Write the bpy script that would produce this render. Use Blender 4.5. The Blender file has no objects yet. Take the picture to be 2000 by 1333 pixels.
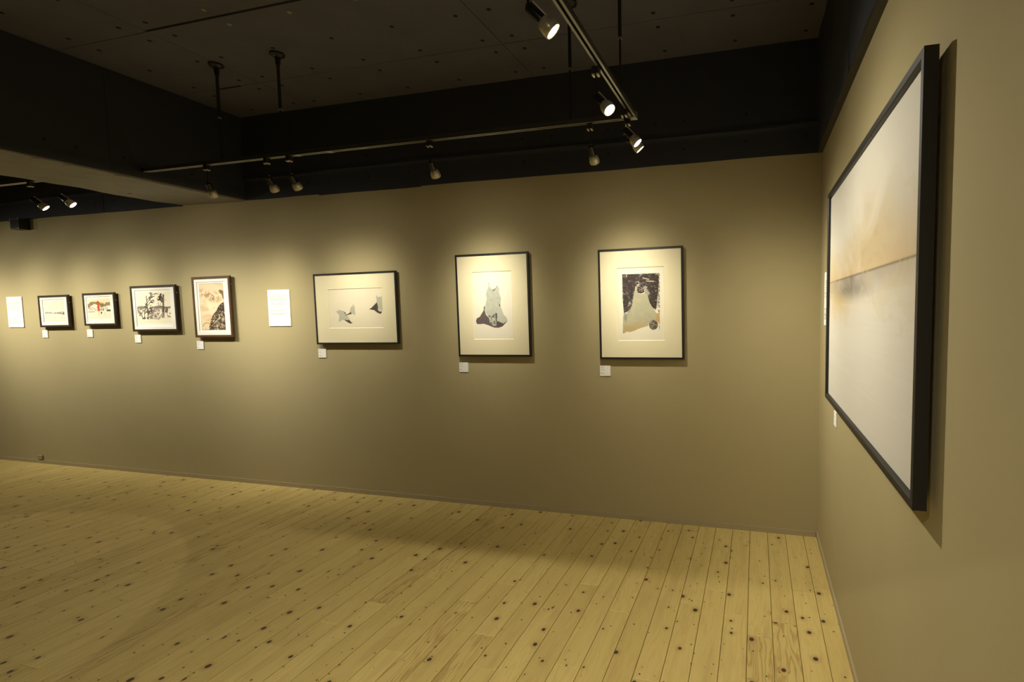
import bpy, bmesh, math, random
import numpy as np
from mathutils import Vector, Matrix

# ------------------------------------------------------------------ set-up
C = bpy.context.scene.collection
sc = bpy.context.scene
S = 1.235                     # everything below is laid out in survey units; the last block turns it into metres
random.seed(11); rng = np.random.default_rng(5)

# camera (solved from the picture's vanishing points)
cam = bpy.data.objects.new('camera', bpy.data.cameras.new('camera')); C.objects.link(cam); sc.camera = cam
cam.data.sensor_fit = 'HORIZONTAL'; cam.data.sensor_width = 36.0
cam.data.lens = 1006.483 / 2000 * 36; cam.data.shift_x = -208.456 / 2000; cam.data.shift_y = 4.5185 / 2000
cam.data.clip_start = 0.05
CR = Vector((0.9663640294, 0.2568560743, -0.0128654491)); CU = Vector((-0.0049937893, 0.0687570260, 0.9976209367))
CF = Vector((-0.2571295874, 0.9640007409, -0.0677270019)); CP = Vector((-0.4059036, -3.5919930, 1.55))
M = Matrix((CR, CU, -CF)).transposed().to_4x4(); M.translation = CP; cam.matrix_world = M

w = bpy.data.worlds.new('World'); sc.world = w; w.use_nodes = True
w.node_tree.nodes['Background'].inputs[0].default_value = (1.0, 0.85, 0.6, 1); w.node_tree.nodes['Background'].inputs[1].default_value = 0.0
sc.view_settings.view_transform = 'Standard'; sc.view_settings.look = 'None'
sc.view_settings.exposure = 0.15; sc.view_settings.gamma = 1.0; sc.view_settings.use_curve_mapping = False
sc.cycles.use_denoising = True; sc.cycles.max_bounces = 8; sc.cycles.diffuse_bounces = 5

LC = (1.0, 0.93, 0.745)        # warm LED colour of the lamps

def spot(name, pos, tgt, watts, sigma, skirt=0.05, sig2=0.7, cone=150, blend=0.3, radius=0.016, col=LC):
    l = bpy.data.lights.new(name, 'SPOT'); l.energy = watts; l.color = col; l.shadow_soft_size = radius
    l.spot_size = math.radians(cone); l.spot_blend = blend
    o = bpy.data.objects.new(name, l); C.objects.link(o); o.location = pos
    o.rotation_euler = (Vector(tgt) - Vector(pos)).to_track_quat('-Z', 'Y').to_euler()
    l.use_nodes = True; nt = l.node_tree; em = [n for n in nt.nodes if n.type == 'EMISSION'][0]
    tc = nt.nodes.new('ShaderNodeTexCoord'); sx = nt.nodes.new('ShaderNodeSeparateXYZ'); nt.links.new(tc.outputs['Normal'], sx.inputs[0])
    def m(op, a, b=None):
        n = nt.nodes.new('ShaderNodeMath'); n.operation = op
        for i, v in enumerate((a, b)):
            if v is None: continue
            if isinstance(v, (int, float)): n.inputs[i].default_value = v
            else: nt.links.new(v, n.inputs[i])
        return n.outputs[0]
    z2 = m('MAXIMUM', m('MULTIPLY', sx.outputs[2], sx.outputs[2]), 1e-4)
    t2 = m('DIVIDE', m('SUBTRACT', 1.0, z2), z2)
    g1 = m('EXPONENT', m('MULTIPLY', t2, -0.5 / sigma ** 2)); g2 = m('EXPONENT', m('MULTIPLY', t2, -0.5 / sig2 ** 2))
    nt.links.new(m('ADD', g1, m('MULTIPLY', g2, skirt)), em.inputs['Strength'])
    return o

# unseen hall lamps: flood behind the added beam, pool downlight, two added fill spots
spot('unseen_hall_lamp', (-2.0, -5.54, 2.85), (-1.9, -1.5, 0), 690, .27, .02, .7, radius=.005)
spot('unseen_hall_lamp', (-5.12, -2.72, 2.50), (-5.12, -2.72, 0), 42, 1.6, .0, 1.6, cone=75.5, blend=.015, radius=.008)
spot('unseen_hall_lamp', (-0.9, -4.3, 2.5), (-0.75, -1.9, 0), 175, .30, .08, 1.0, radius=.1)  # added fill, lifts the floor by the right wall
spot('unseen_hall_lamp', (-8.2, -4.2, 2.5), (-8.2, -3.2, 0), 80, .6, .3, 1.2, radius=.1)  # added fill for general room light at the far left

# ------------------------------------------------------------------ helpers
def bx(bm, x0, x1, y0, y1, z0, z1):
    v = [bm.verts.new(p) for p in ((x0,y0,z0),(x1,y0,z0),(x1,y1,z0),(x0,y1,z0),(x0,y0,z1),(x1,y0,z1),(x1,y1,z1),(x0,y1,z1))]
    for f in ((0,3,2,1),(4,5,6,7),(0,1,5,4),(1,2,6,5),(2,3,7,6),(3,0,4,7)): bm.faces.new([v[i] for i in f])
def lathe(bm, prof, c=(0,0,0), n=24, axis='Z', mat=None, caps=True):
    """prof: list of (radius, height) along the axis"""
    rings = []
    for r, h in prof:
        ring = []
        for i in range(n):
            a = 2 * math.pi * i / n; p = Vector((r * math.cos(a), r * math.sin(a), h))
            if mat is not None: p = mat @ p
            ring.append(bm.verts.new(p + Vector(c)))
        rings.append(ring)
    for a, b in zip(rings, rings[1:]):
        for i in range(n): bm.faces.new((a[i], a[(i+1) % n], b[(i+1) % n], b[i]))
    if caps:
        bm.faces.new(rings[0][::-1]); bm.faces.new(rings[-1])
def bevel(bm, w, seg=1):
    bmesh.ops.bevel(bm, geom=[e for e in bm.edges], offset=w, segments=seg, affect='EDGES', profile=0.5)
def obj(name, bm, mt, parent=None, smooth=False, loc=(0,0,0)):
    bmesh.ops.recalc_face_normals(bm, faces=bm.faces)
    me = bpy.data.meshes.new(name); bm.to_mesh(me); bm.free()
    if mt: me.materials.append(mt)
    if smooth:
        for p in me.polygons: p.use_smooth = True
        try: me.set_sharp_from_angle(angle=math.radians(35))
        except Exception: pass
    o = bpy.data.objects.new(name, me); C.objects.link(o); o.location = loc
    if parent: o.parent = parent
    return o
def tag(o, label, cat, group=None):
    o['label'] = label; o['category'] = cat
    if group: o['group'] = group
    return o
def thing(name, label, cat, loc, rot=(0,0,0), group=None):
    o = bpy.data.objects.new(name, None); C.objects.link(o); o.location = loc; o.rotation_euler = rot
    return tag(o, label, cat, group)
def struct(o): o['kind'] = 'structure'; return o

# ------------------------------------------------------------------ materials
def mat(name, col, rough=.6, metal=0., spec=.5, noise=0., nscale=20., bump=0., bscale=200., emit=None, estr=0.):
    m = bpy.data.materials.new(name); m.use_nodes = True; nt = m.node_tree; b = nt.nodes['Principled BSDF']
    b.inputs['Base Color'].default_value = (*col, 1); b.inputs['Roughness'].default_value = rough
    b.inputs['Metallic'].default_value = metal; b.inputs['Specular IOR Level'].default_value = spec
    tc = nt.nodes.new('ShaderNodeTexCoord')
    if noise:
        n = nt.nodes.new('ShaderNodeTexNoise'); n.inputs['Scale'].default_value = nscale; n.inputs['Detail'].default_value = 5
        nt.links.new(tc.outputs['Object'], n.inputs['Vector'])
        r = nt.nodes.new('ShaderNodeMapRange'); r.inputs[3].default_value = 1 - noise; r.inputs[4].default_value = 1 + noise
        nt.links.new(n.outputs['Fac'], r.inputs[0])
        v = nt.nodes.new('ShaderNodeVectorMath'); v.operation = 'SCALE'; v.inputs[0].default_value = col
        nt.links.new(r.outputs[0], v.inputs['Scale']); nt.links.new(v.outputs[0], b.inputs['Base Color'])
    if bump:
        n = nt.nodes.new('ShaderNodeTexNoise'); n.inputs['Scale'].default_value = bscale; n.inputs['Detail'].default_value = 3
        nt.links.new(tc.outputs['Object'], n.inputs['Vector'])
        u = nt.nodes.new('ShaderNodeBump'); u.inputs['Strength'].default_value = bump; u.inputs['Distance'].default_value = .002
        nt.links.new(n.outputs['Fac'], u.inputs['Height']); nt.links.new(u.outputs[0], b.inputs['Normal'])
    if emit:
        b.inputs['Emission Color'].default_value = (*emit, 1); b.inputs['Emission Strength'].default_value = estr
    return m
WALL = mat('taupe_wall_paint', (.425, .36, .197), .85, spec=.25, noise=.03, nscale=2.5, bump=.12, bscale=160)
BASEM = mat('taupe_baseboard', (.40, .335, .20), .6, spec=.4, noise=.03, nscale=8)
CLOTH = mat('black_wall_cloth', (.034, .036, .046), .8, spec=.3, noise=.12, nscale=9, bump=.3, bscale=300)
CEILM = mat('black_ceiling_paint', (.118, .114, .145), .8, spec=.3, noise=.22, nscale=3.2, bump=.25, bscale=60)
BEAMU = mat('black_cloth_lit_below', (.270, .256, .232), .85, spec=.25, noise=.18, nscale=6, bump=.3, bscale=200)  # black cloth with the light from below put into its colour
UNDERLIT = mat('lit_underside', (.075, .070, .058), .85, spec=.2, noise=.2, nscale=8, bump=.3, bscale=200)  # cloth colour lightened as if lit by the floor
HOLE = mat('dark_hole', (.008, .008, .008), .9)
PLUG = mat('pale_plug', (.30, .27, .20), .7)
BLACKM = mat('black_satin_metal', (.018, .017, .016), .35, spec=.5)
RAILM = mat('anodised_rail', (.42, .41, .37), .38, metal=.85, noise=.08, nscale=15)
RAILB = mat('dark_rail_body', (.045, .043, .04), .45, spec=.4)
NICKEL = mat('pale_clip', (.75, .70, .58), .35, metal=.3)
NECKM = mat('dark_lamp_neck', (.05, .045, .04), .25, metal=.7)
BELLM = mat('ribbed_glass_reflector', (.62, .58, .46), .3, metal=.45, noise=.1, nscale=60)
FACE = mat('lit_lamp_face', (1, 1, 1), .4, emit=(1.0, .93, .78), estr=28)
FBLK = mat('black_frame_wood', (.014, .013, .012), .45, spec=.5, noise=.2, nscale=40, bump=.1)
FBRN = mat('brown_frame_wood', (.085, .042, .018), .4, noise=.35, nscale=30, bump=.15)
FDRK = mat('dark_brown_frame_wood', (.035, .022, .015), .4, noise=.3, nscale=40, bump=.1)
MATC = mat('cream_mat_board', (.86, .785, .545), .8, spec=.2)
MATW = mat('white_mat_board', (.88, .86, .78), .8, spec=.2)
EDGEW = mat('mat_core', (.9, .89, .84), .8)
BACKB = mat('backing_board', (.12, .09, .06), .8)
BOARDW = mat('white_board_edge', (.86, .86, .83), .7)

def glass():
    m = bpy.data.materials.new('picture_glass'); m.use_nodes = True; nt = m.node_tree; nt.nodes.clear()
    o = nt.nodes.new('ShaderNodeOutputMaterial'); mx = nt.nodes.new('ShaderNodeMixShader'); t = nt.nodes.new('ShaderNodeBsdfTransparent')
    g = nt.nodes.new('ShaderNodeBsdfGlossy'); g.inputs['Roughness'].default_value = .03; g.inputs['Color'].default_value = (.8, .8, .8, 1)
    lw = nt.nodes.new('ShaderNodeLayerWeight'); lw.inputs[0].default_value = .5
    pw = nt.nodes.new('ShaderNodeMath'); pw.operation = 'POWER'; pw.inputs[1].default_value = 5.0; nt.links.new(lw.outputs['Facing'], pw.inputs[0])
    mr = nt.nodes.new('ShaderNodeMapRange'); mr.inputs[3].default_value = .035; mr.inputs[4].default_value = .7; nt.links.new(pw.outputs[0], mr.inputs[0])
    nt.links.new(mr.outputs[0], mx.inputs[0]); nt.links.new(t.outputs[0], mx.inputs[1]); nt.links.new(g.outputs[0], mx.inputs[2]); nt.links.new(mx.outputs[0], o.inputs[0])
    return m
GLASS = glass()

def vcol_mat(name, rough=.85, spec=.15, bump=0., bscale=300):
    m = mat(name, (1, 1, 1), rough, spec=spec, bump=bump, bscale=bscale); nt = m.node_tree
    a = nt.nodes.new('ShaderNodeVertexColor'); a.layer_name = 'Col'
    nt.links.new(a.outputs['Color'], nt.nodes['Principled BSDF'].inputs['Base Color']); return m
PRINTM = vcol_mat('printed_paper'); CANVM = vcol_mat('painted_canvas', .55, .3, bump=.25, bscale=350)

def wood():
    m = bpy.data.materials.new('pine_plank'); m.use_nodes = True; nt = m.node_tree; b = nt.nodes['Principled BSDF']; L = nt.links
    N = lambda t: nt.nodes.new(t)
    def math_(op, a, c=None, d=None):
        n = N('ShaderNodeMath'); n.operation = op
        for i, v in enumerate((a, c, d)):
            if v is None: continue
            if isinstance(v, (int, float)): n.inputs[i].default_value = v
            else: L.new(v, n.inputs[i])
        return n.outputs[0]
    geo = N('ShaderNodeNewGeometry'); oi = N('ShaderNodeObjectInfo'); rnd = oi.outputs['Random']
    sp = N('ShaderNodeSeparateXYZ'); L.new(geo.outputs['Position'], sp.inputs[0])
    off = math_('MULTIPLY', rnd, 37.0); off2 = math_('MULTIPLY', rnd, 91.0)
    cb = N('ShaderNodeCombineXYZ'); L.new(math_('ADD', sp.outputs[0], off), cb.inputs[0]); L.new(math_('ADD', sp.outputs[1], off2), cb.inputs[1])
    def vor(scale, rmax, rpow, soft):
        v = N('ShaderNodeTexVoronoi'); v.voronoi_dimensions = '2D'; v.inputs['Scale'].default_value = scale; v.inputs['Randomness'].default_value = 1.0
        # knots slightly elongated across the view of the board
        mp = N('ShaderNodeMapping'); mp.inputs['Scale'].default_value = (1.0, .85, 1); L.new(cb.outputs[0], mp.inputs[0]); L.new(mp.outputs[0], v.inputs['Vector'])
        s = N('ShaderNodeSeparateColor'); L.new(v.outputs['Color'], s.inputs[0])
        r = math_('MULTIPLY', math_('POWER', s.outputs[0], rpow), rmax * scale)
        d = math_('SUBTRACT', r, v.outputs['Distance'])
        mr = N('ShaderNodeMapRange'); mr.inputs[1].default_value = -soft * scale; mr.inputs[2].default_value = soft * scale; L.new(d, mr.inputs[0])
        halo = N('ShaderNodeMapRange'); halo.interpolation_type = 'SMOOTHSTEP'; halo.inputs[1].default_value = -.03 * scale; halo.inputs[2].default_value = 0; L.new(d, halo.inputs[0])
        return mr.outputs[0], math_('MULTIPLY', halo.outputs[0], r), v
    k1, h1, v1 = vor(5.7, .0150, 1.2, .0012)
    k2, h2, v2 = vor(8.5, .0058, 1.2, .0010)
    # long grain, pulled around the knots
    nz = N('ShaderNodeTexNoise'); nz.inputs['Scale'].default_value = 1.0; nz.inputs['Detail'].default_value = 4
    mp = N('ShaderNodeMapping'); mp.inputs['Scale'].default_value = (9.0, .9, 1); L.new(cb.outputs[0], mp.inputs[0]); L.new(mp.outputs[0], nz.inputs['Vector'])
    gx = math_('ADD', math_('MULTIPLY', sp.outputs[0], 55.0), math_('MULTIPLY', nz.outputs['Fac'], 22.0))
    gx = math_('ADD', gx, math_('MULTIPLY', h1, 18.0)); gx = math_('ADD', gx, off)
    ring = math_('ADD', math_('MULTIPLY', math_('SINE', math_('MULTIPLY', gx, 3.1)), .5), .5)
    ring = math_('POWER', ring, 3.0)
    fine = N('ShaderNodeTexNoise'); fine.inputs['Scale'].default_value = 1.0; fine.inputs['Detail'].default_value = 6
    mp2 = N('ShaderNodeMapping'); mp2.inputs['Scale'].default_value = (160, 5, 1); L.new(cb.outputs[0], mp2.inputs[0]); L.new(mp2.outputs[0], fine.inputs['Vector'])
    big = N('ShaderNodeTexNoise'); big.inputs['Scale'].default_value = 1.0; big.inputs['Detail'].default_value = 3
    mp3 = N('ShaderNodeMapping'); mp3.inputs['Scale'].default_value = (14, 1.6, 1); L.new(cb.outputs[0], mp3.inputs[0]); L.new(mp3.outputs[0], big.inputs['Vector'])
    def mix(fac, a, bb):
        n = N('ShaderNodeMix'); n.data_type = 'RGBA'
        if isinstance(fac, (int, float)): n.inputs[0].default_value = fac
        else: L.new(fac, n.inputs[0])
        for i, v in ((6, a), (7, bb)):
            if isinstance(v, tuple): n.inputs[i].default_value = (*v, 1)
            else: L.new(v, n.inputs[i])
        return n.outputs[2]
    base = mix(rnd, (.68, .535, .20), (.60, .465, .165))
    c = mix(math_('MULTIPLY', ring, .22), base, (.44, .27, .08))
    c = mix(math_('MULTIPLY', math_('GREATER_THAN', math_('FRACT', math_('MULTIPLY', rnd, 13.0)), .88), math_('MULTIPLY', ring, .45)), c, (.30, .15, .045))
    c = mix(math_('MULTIPLY', fine.outputs['Fac'], .22), c, (.44, .29, .10))
    bm_ = N('ShaderNodeMapRange'); bm_.inputs[1].default_value = .5; bm_.inputs[2].default_value = .8; L.new(big.outputs['Fac'], bm_.inputs[0])
    c = mix(math_('MULTIPLY', bm_.outputs[0], .45), c, (.36, .24, .09))
    c = mix(math_('MINIMUM', math_('MULTIPLY', h1, 5.0), .5), c, (.34, .19, .065))
    c = mix(k2, c, (.060, .036, .020)); c = mix(k1, c, (.070, .042, .024))
    L.new(c, b.inputs['Base Color']); b.inputs['Roughness'].default_value = .55; b.inputs['Specular IOR Level'].default_value = .35
    bp = N('ShaderNodeBump'); bp.inputs['Strength'].default_value = .15; bp.inputs['Distance'].default_value = .001
    L.new(fine.outputs['Fac'], bp.inputs['Height']); L.new(bp.outputs[0], b.inputs['Normal'])
    return m
PINE = wood()
GROOVE = mat('floor_joint', (.05, .033, .015), .9)

# ------------------------------------------------------------------ setting
H = 2.53; ZC = 3.235; XL = -11.5; YF = -8.2; T = .1
bm = bmesh.new(); bx(bm, XL, 0, YF, 0, -.12, -.018); floor = struct(obj('floor', bm, GROOVE))
bm = bmesh.new(); bx(bm, XL - T, T, 0, T, -.12, ZC + T); wall_back = struct(obj('wall_back', bm, WALL))
bm = bmesh.new(); bx(bm, 0, T, YF - T, 0, -.12, ZC + T); wall_right = struct(obj('wall_right', bm, WALL))
bm = bmesh.new(); bx(bm, XL - T, XL, YF - T, 0, -.12, ZC + T); wall_left = struct(obj('wall_left', bm, WALL))
bm = bmesh.new(); bx(bm, XL - T, T, YF - T, YF, -.12, ZC + T); wall_front = struct(obj('wall_front', bm, WALL))
bm = bmesh.new(); bx(bm, XL - T, T, YF - T, T, ZC + .012, ZC + T); ceiling = struct(obj('ceiling', bm, HOLE))
bm = bmesh.new(); bx(bm, XL, -.012, -.009, 0, 0, .034); bx(bm, XL, -.012, -.007, 0, .034, .037)
struct(obj('baseboard_back', bm, BASEM))
bm = bmesh.new(); bx(bm, -.009, 0, YF, 0, 0, .034); bx(bm, -.007, 0, YF, 0, .034, .037)
struct(obj('baseboard_right', bm, BASEM))

# floor planks, one object per board (1.476 survey units long, staggered as photographed)
PW = .1158; PL = 1.476
known = {}
for x, y in ((-.611,-.824),(-.262,-1.044),(-.381,-1.179),(-.142,-.723),(-.729,-.986),(-.961,-.676),(-1.074,-1.14),(-1.195,-.111),(-1.534,-.208),
             (-1.272,-.932),(-.841,-1.586),(-2.693,-.87),(-2.131,-.919),(-2.228,-1.077),(-2.355,-1.366),(-1.768,-1.035),(-1.889,-1.238),
             (-2.47,-1.579),(-2.006,-1.683),(-1.422,-1.197),(-3.639,-1.166),(-3.281,-1.128),(-3.99,-1.427),(-3.411,-1.464),(-3.755,-1.675),
             (-3.056,-1.777),(-2.587,-1.782),(-3.537,-2.162),(-3.178,-1.014),(-5.754,-.807),(-4.486,-1.375)):
    known[int((-.091 - x) // PW) + 1] = y
plank_meshes = {}
def plank_mesh(bm, x0, x1, y0, y1):
    g = .0011; c = .0012; x0 += g; x1 -= g; y0 += g; y1 -= g
    a = [(x0,y0,-.02),(x1,y0,-.02),(x1,y1,-.02),(x0,y1,-.02)]; b = [(p[0],p[1],-c) for p in a]
    t = [(x0+c,y0+c,0),(x1-c,y0+c,0),(x1-c,y1-c,0),(x0+c,y1-c,0)]
    A = [bm.verts.new(p) for p in a]; B = [bm.verts.new(p) for p in b]; Tt = [bm.verts.new(p) for p in t]
    for P, Q in ((A, B), (B, Tt)):
        for i in range(4): bm.faces.new((P[i], P[(i+1)%4], Q[(i+1)%4], Q[i]))
    bm.faces.new(Tt)
field = bmesh.new()
for r in range(0, 99):
    xr = -.091 - (r - 1) * PW; x0 = xr - PW; x1 = xr
    if r == 0: x0, x1 = -.091, -.002
    if x1 < XL: break
    x0 = max(x0, XL)
    ph = known.get(r, -random.uniform(0, PL))
    ys = [ph + k * PL for k in range(-8, 4)]; ys = sorted([y for y in ys if YF < y < -.06]); ys = [YF] + ys + [-.002]
    for ya, yb in zip(ys, ys[1:]):
        vis = yb > -2.45 and x1 > -8.6 and (yb > -.9 or x0 > -7.2)
        if not vis: plank_mesh(field, x0, x1, ya, yb); continue
        key = (r == 0, round(yb - ya, 3)); cx, cy = (x0 + x1) / 2, (ya + yb) / 2
        if key not in plank_meshes:
            b2 = bmesh.new(); plank_mesh(b2, x0 - cx, x1 - cx, ya - cy, yb - cy)
            o = obj('plank', b2, PINE, floor, loc=(cx, cy, 0)); plank_meshes[key] = o.data
        else:
            o = bpy.data.objects.new('plank', plank_meshes[key]); C.objects.link(o); o.parent = floor; o.location = (cx, cy, 0)
        o.location.z = random.uniform(-.0006, 0)
fo = obj('plank_field', field, PINE, floor); fo['kind'] = 'stuff'

# ---------- black cloth-covered upper wall in bays
def cloth_sheet(name, parent, o3, u3, v3, nu, nv, thick, nrm, mt, disp, edge=None):
    """a sheet o3 + s*u3 + t*v3 with thickness towards nrm; disp(s,t) pushes the face out"""
    bm = bmesh.new(); o3, u3, v3, nrm = map(Vector, (o3, u3, v3, nrm)); g = []
    for j in range(nv + 1):
        row = []
        for i in range(nu + 1):
            s, t = i / nu, j / nv; p = o3 + u3 * s + v3 * t
            if edge and j == 0: p = p + v3.normalized() * edge(s)
            row.append(bm.verts.new(p + nrm * (thick + disp(s, t))))
        g.append(row)
    for j in range(nv):
        for i in range(nu): bm.faces.new((g[j][i], g[j][i+1], g[j+1][i+1], g[j+1][i]))
    loop = [g[0][i] for i in range(nu + 1)] + [g[j][nu] for j in range(1, nv + 1)] + [g[nv][i] for i in range(nu - 1, -1, -1)] + [g[j][0] for j in range(nv - 1, 0, -1)]
    back = []
    for v in loop:
        q = v.co - nrm * ((v.co - o3).dot(nrm)); back.append(bm.verts.new(q))
    for i in range(len(loop)): k = (i + 1) % len(loop); bm.faces.new((loop[i], back[i], back[k], loop[k]))
    return obj(name, bm, mt, parent, smooth=True)
def dimples(pts, k=.004, r=.02):
    return lambda s, t, L, Hh: -sum(k * math.exp(-(((s*L - a)**2 + (t*Hh - b)**2) / (2*r*r))) for a, b in pts)
bays = [(-4.71,-3.93),(-3.93,-2.955),(-2.955,-1.967),(-1.967,-.974),(-.974,-.028),(-6.449,-5.46),(-7.43,-6.449),(-8.41,-7.43),(-9.39,-8.41),(-11.5,-9.39)]
holes = [(-4.033,2.633),(-3.819,2.636),(-3.433,2.636),(-3.05,2.639),(-4.057,2.813),(-3.828,2.812),(-3.448,2.806),(-3.056,2.809),(-2.452,2.64),(-2.069,2.642),
         (-2.84,2.81),(-2.84,2.638),(-2.455,2.807),(-2.078,2.809),(-1.85,2.812),(-1.85,2.64),(-.886,2.627),(-.475,2.639),(-.101,2.646),(-1.42,2.81),(-1.42,2.64),(-1.08,2.81),
         (-.886,2.812),(-.475,2.812),(-5.6,2.64),(-5.95,2.64),(-6.3,2.64),(-6.55,2.64),(-7.0,2.64)]
def ridge(z):       # hard batten that the cloth runs over
    return .014 * (math.exp(-((z - 2.716) / .011) ** 2) + .4 * math.exp(-((z - 2.735) / .006) ** 2))
for i, (xa, xb) in enumerate(bays):
    hs = [h for h in holes if xa + .02 < h[0] < xb - .02]; ph = random.uniform(0, 6)
    def disp(s, t, xa=xa, xb=xb, hs=hs, ph=ph):
        x = xa + (xb - xa) * s; z = H + (ZC - H) * t
        d = ridge(z - .008 * math.sin(x * 1.7)) + .0015 * math.sin(9 * x + 4 * z + ph)
        for hx, hz in hs:
            dx, dz = x - hx, z - hz; rr = math.hypot(dx, dz); d -= .004 * math.exp(-(rr / .022) ** 2)
            d += .0013 * math.exp(-(rr / .075) ** 2) * math.cos(5 * math.atan2(dz, dx) + hx * 9)
        if i == 4 and z > 2.72: d += .006 * math.exp(-((x + .1 - (z - 2.72) * -.5) / .05) ** 2) * math.exp(-(z - 2.72) / .2) + .004 * math.exp(-((x + .33 + (z - 2.72) * .9) / .05) ** 2) * math.exp(-(z - 2.72) / .2)
        return d
    low = random.uniform(-.006, .004) * (0 if i == 4 else 1)
    cloth_sheet('cloth_panel', wall_back, (xa + .0004, 0, H), (xb - xa - .0008, 0, 0), (0, 0, ZC - H - .001), 64, 60, .012, (0, -1, 0), CLOTH, disp,
                edge=lambda s, low=low, ph=ph: low + .0015 * math.sin(s * 7 + ph))
bm = bmesh.new()
for hx, hz in holes: lathe(bm, [(.010, 0), (.010, .0015)], (hx, -.0085, hz), 12, mat=Matrix.Rotation(math.radians(90), 3, 'X'))
ho = obj('tie_hole', bm, HOLE, wall_back); ho['kind'] = 'stuff'
# right wall's cloth stands proud of the paint; its underside strip has floor light put into its colour
for i, (ya, yb) in enumerate(((-1.19, 0), (-2.6, -1.19), (-4.3, -2.6), (-8.2, -4.3))):
    ph = random.uniform(0, 6)
    cloth_sheet('cloth_panel', wall_right, (0, ya + .001, H), (0, yb - ya - .002, 0), (0, 0, ZC - H - .001), 60, 24, .034, (-1, 0, 0), CLOTH,
                lambda s, t, ya=ya, yb=yb, ph=ph: .006 * math.exp(-t * 4) * math.sin((ya + (yb - ya) * s) * 6 + ph) + .003 * math.sin((ya + (yb - ya) * s) * 15 + 3 * t) + .004 * math.sin(t * 9 + ph) * t,
                edge=lambda s, ph=ph: .003 * math.sin(s * 9 + ph))
bm = bmesh.new(); bx(bm, -.033, 0, -8.19, -.002, H - .0035, H - .0008); obj('lit_underside', bm, UNDERLIT, wall_right)  # paler strip stands in for light on the cloth's underside
for wl, o3, u3, n in ((wall_left, (XL, YF, H), (0, -YF, 0), (1, 0, 0)), (wall_front, (XL, YF, H), (-XL, 0, 0), (0, 1, 0))):
    cloth_sheet('cloth_panel', wl, o3, u3, (0, 0, ZC - H - .001), 4, 2, .02, n, CLOTH, lambda s, t: 0)

# ---------- ceiling boards with plugged holes, recessed joints
xs = [0, -1.97, -3.93, -5.89, -7.85, -9.81, XL]; yj = [-.001, -.495, -1.22, -1.945, -2.67, -3.395, -4.12, -4.845, -5.57, -6.295, -7.02, -7.745, YF]
for xi in range(6):
    for yi in range(12):
        x1, x0 = xs[xi], xs[xi + 1]; y1, y0 = yj[yi], yj[yi + 1]; g = .0022; gt = g; xx1 = x1
        if xi == 1 and yi == 2: gt = .016            # the wide open slot
        bm = bmesh.new(); bx(bm, x0 + g, xx1 - g, y0 + g, y1 - gt, ZC, ZC + .014); p = obj('ceiling_panel', bm, CEILM, ceiling)
        if yi < 4 and xi < 4:
            hb, pb = bmesh.new(), bmesh.new(); npale = 0
            rows = [y1 - .075, y1 - .365, y1 - .65] if yi else [y1 - .12, y1 - .41]
            for hy in rows:
                for hxo in (.11, .545, .98, 1.42, 1.86):
                    hx = x0 + hxo + random.uniform(-.01, .01); pale = any(math.hypot(hx - a, hy - b) < .09 for a, b in ((-3.367, -1.305), (-3.383, -1.149), (-2.955, -1.102), (-2.508, -1.14), (-1.5, -2.02), (-4.9, -1.6)))
                    lathe(pb if pale else hb, [(.013, 0), (.0125, -.0012)], (hx, hy + random.uniform(-.004, .004), ZC), 14); npale += pale
            q = obj('tie_hole', hb, HOLE, p); q['kind'] = 'stuff'
            if npale: q = obj('hole_plug', pb, PLUG, p); q['kind'] = 'stuff'
            else: pb.free()
bm = bmesh.new(); bx(bm, -4.335, -4.113, -.503, -.486, ZC - .0015, ZC); obj('slot_shade', bm, HOLE, ceiling)  # thin black strip stands in for the shade of a slot

# ---------- dropped beam, and an unseen one added to cut light
def beam(x0, x1, y0, y1, name):
    bm = bmesh.new(); bx(bm, x0 + .01, x1 - .01, y0 + .01, y1, H + .012, ZC + .005)
    return struct(obj(name, bm, CLOTH))
tb = beam(-5.455, -4.715, YF, -.002, 'beam_1')
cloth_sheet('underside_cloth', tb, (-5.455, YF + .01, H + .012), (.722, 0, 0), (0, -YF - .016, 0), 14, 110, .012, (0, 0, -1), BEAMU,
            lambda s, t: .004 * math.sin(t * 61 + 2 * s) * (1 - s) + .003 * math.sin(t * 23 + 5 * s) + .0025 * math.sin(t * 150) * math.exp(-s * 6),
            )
for k, (ya, yb) in enumerate(((-.985, -.014), (-1.98, -.985), (-2.97, -1.98), (-5.0, -2.97), (-8.19, -5.0))):
    cloth_sheet('cloth_panel', tb, (-4.725, yb - .001, H + .018), (0, ya - yb + .002, 0), (0, 0, ZC - H - .02), 40, 20, .014, (1, 0, 0), CLOTH,
                lambda s, t, k=k: .0015 * math.sin(s * 14 + k) + .006 * math.exp(-((t - .055) / .035) ** 2) - .006 * math.exp(-((t - .11) / .02) ** 2),
                edge=lambda s, k=k: .0015 * math.sin(s * 11 + k))
bm = bmesh.new()
for x, y in ((-4.755,-1.349),(-4.755,-1.193),(-5.3,-1.212),(-4.757,-.919),(-4.757,-.64),(-5.304,-.502),(-4.757,-.43)): lathe(bm, [(.014, 0), (.013, -.003)], (x, y, H - .003), 14)
q = obj('cloth_pin', bm, PLUG, tb); q['kind'] = 'stuff'
bm = bmesh.new()
for y, z in ((-1.323, 2.652), (-1.164, 2.651), (-.447, 2.648), (-.9, 2.652), (-.62, 2.65)): lathe(bm, [(.011, 0), (.011, .002)], (-4.7115, y, z), 12, mat=Matrix.Rotation(math.radians(90), 3, 'Y'))
q = obj('tie_hole', bm, HOLE, tb); q['kind'] = 'stuff'
beam(XL, 0, -5.03, -4.62, 'added_beam')  # unseen beam, added to throw the straight shadow edge on the floor

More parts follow.
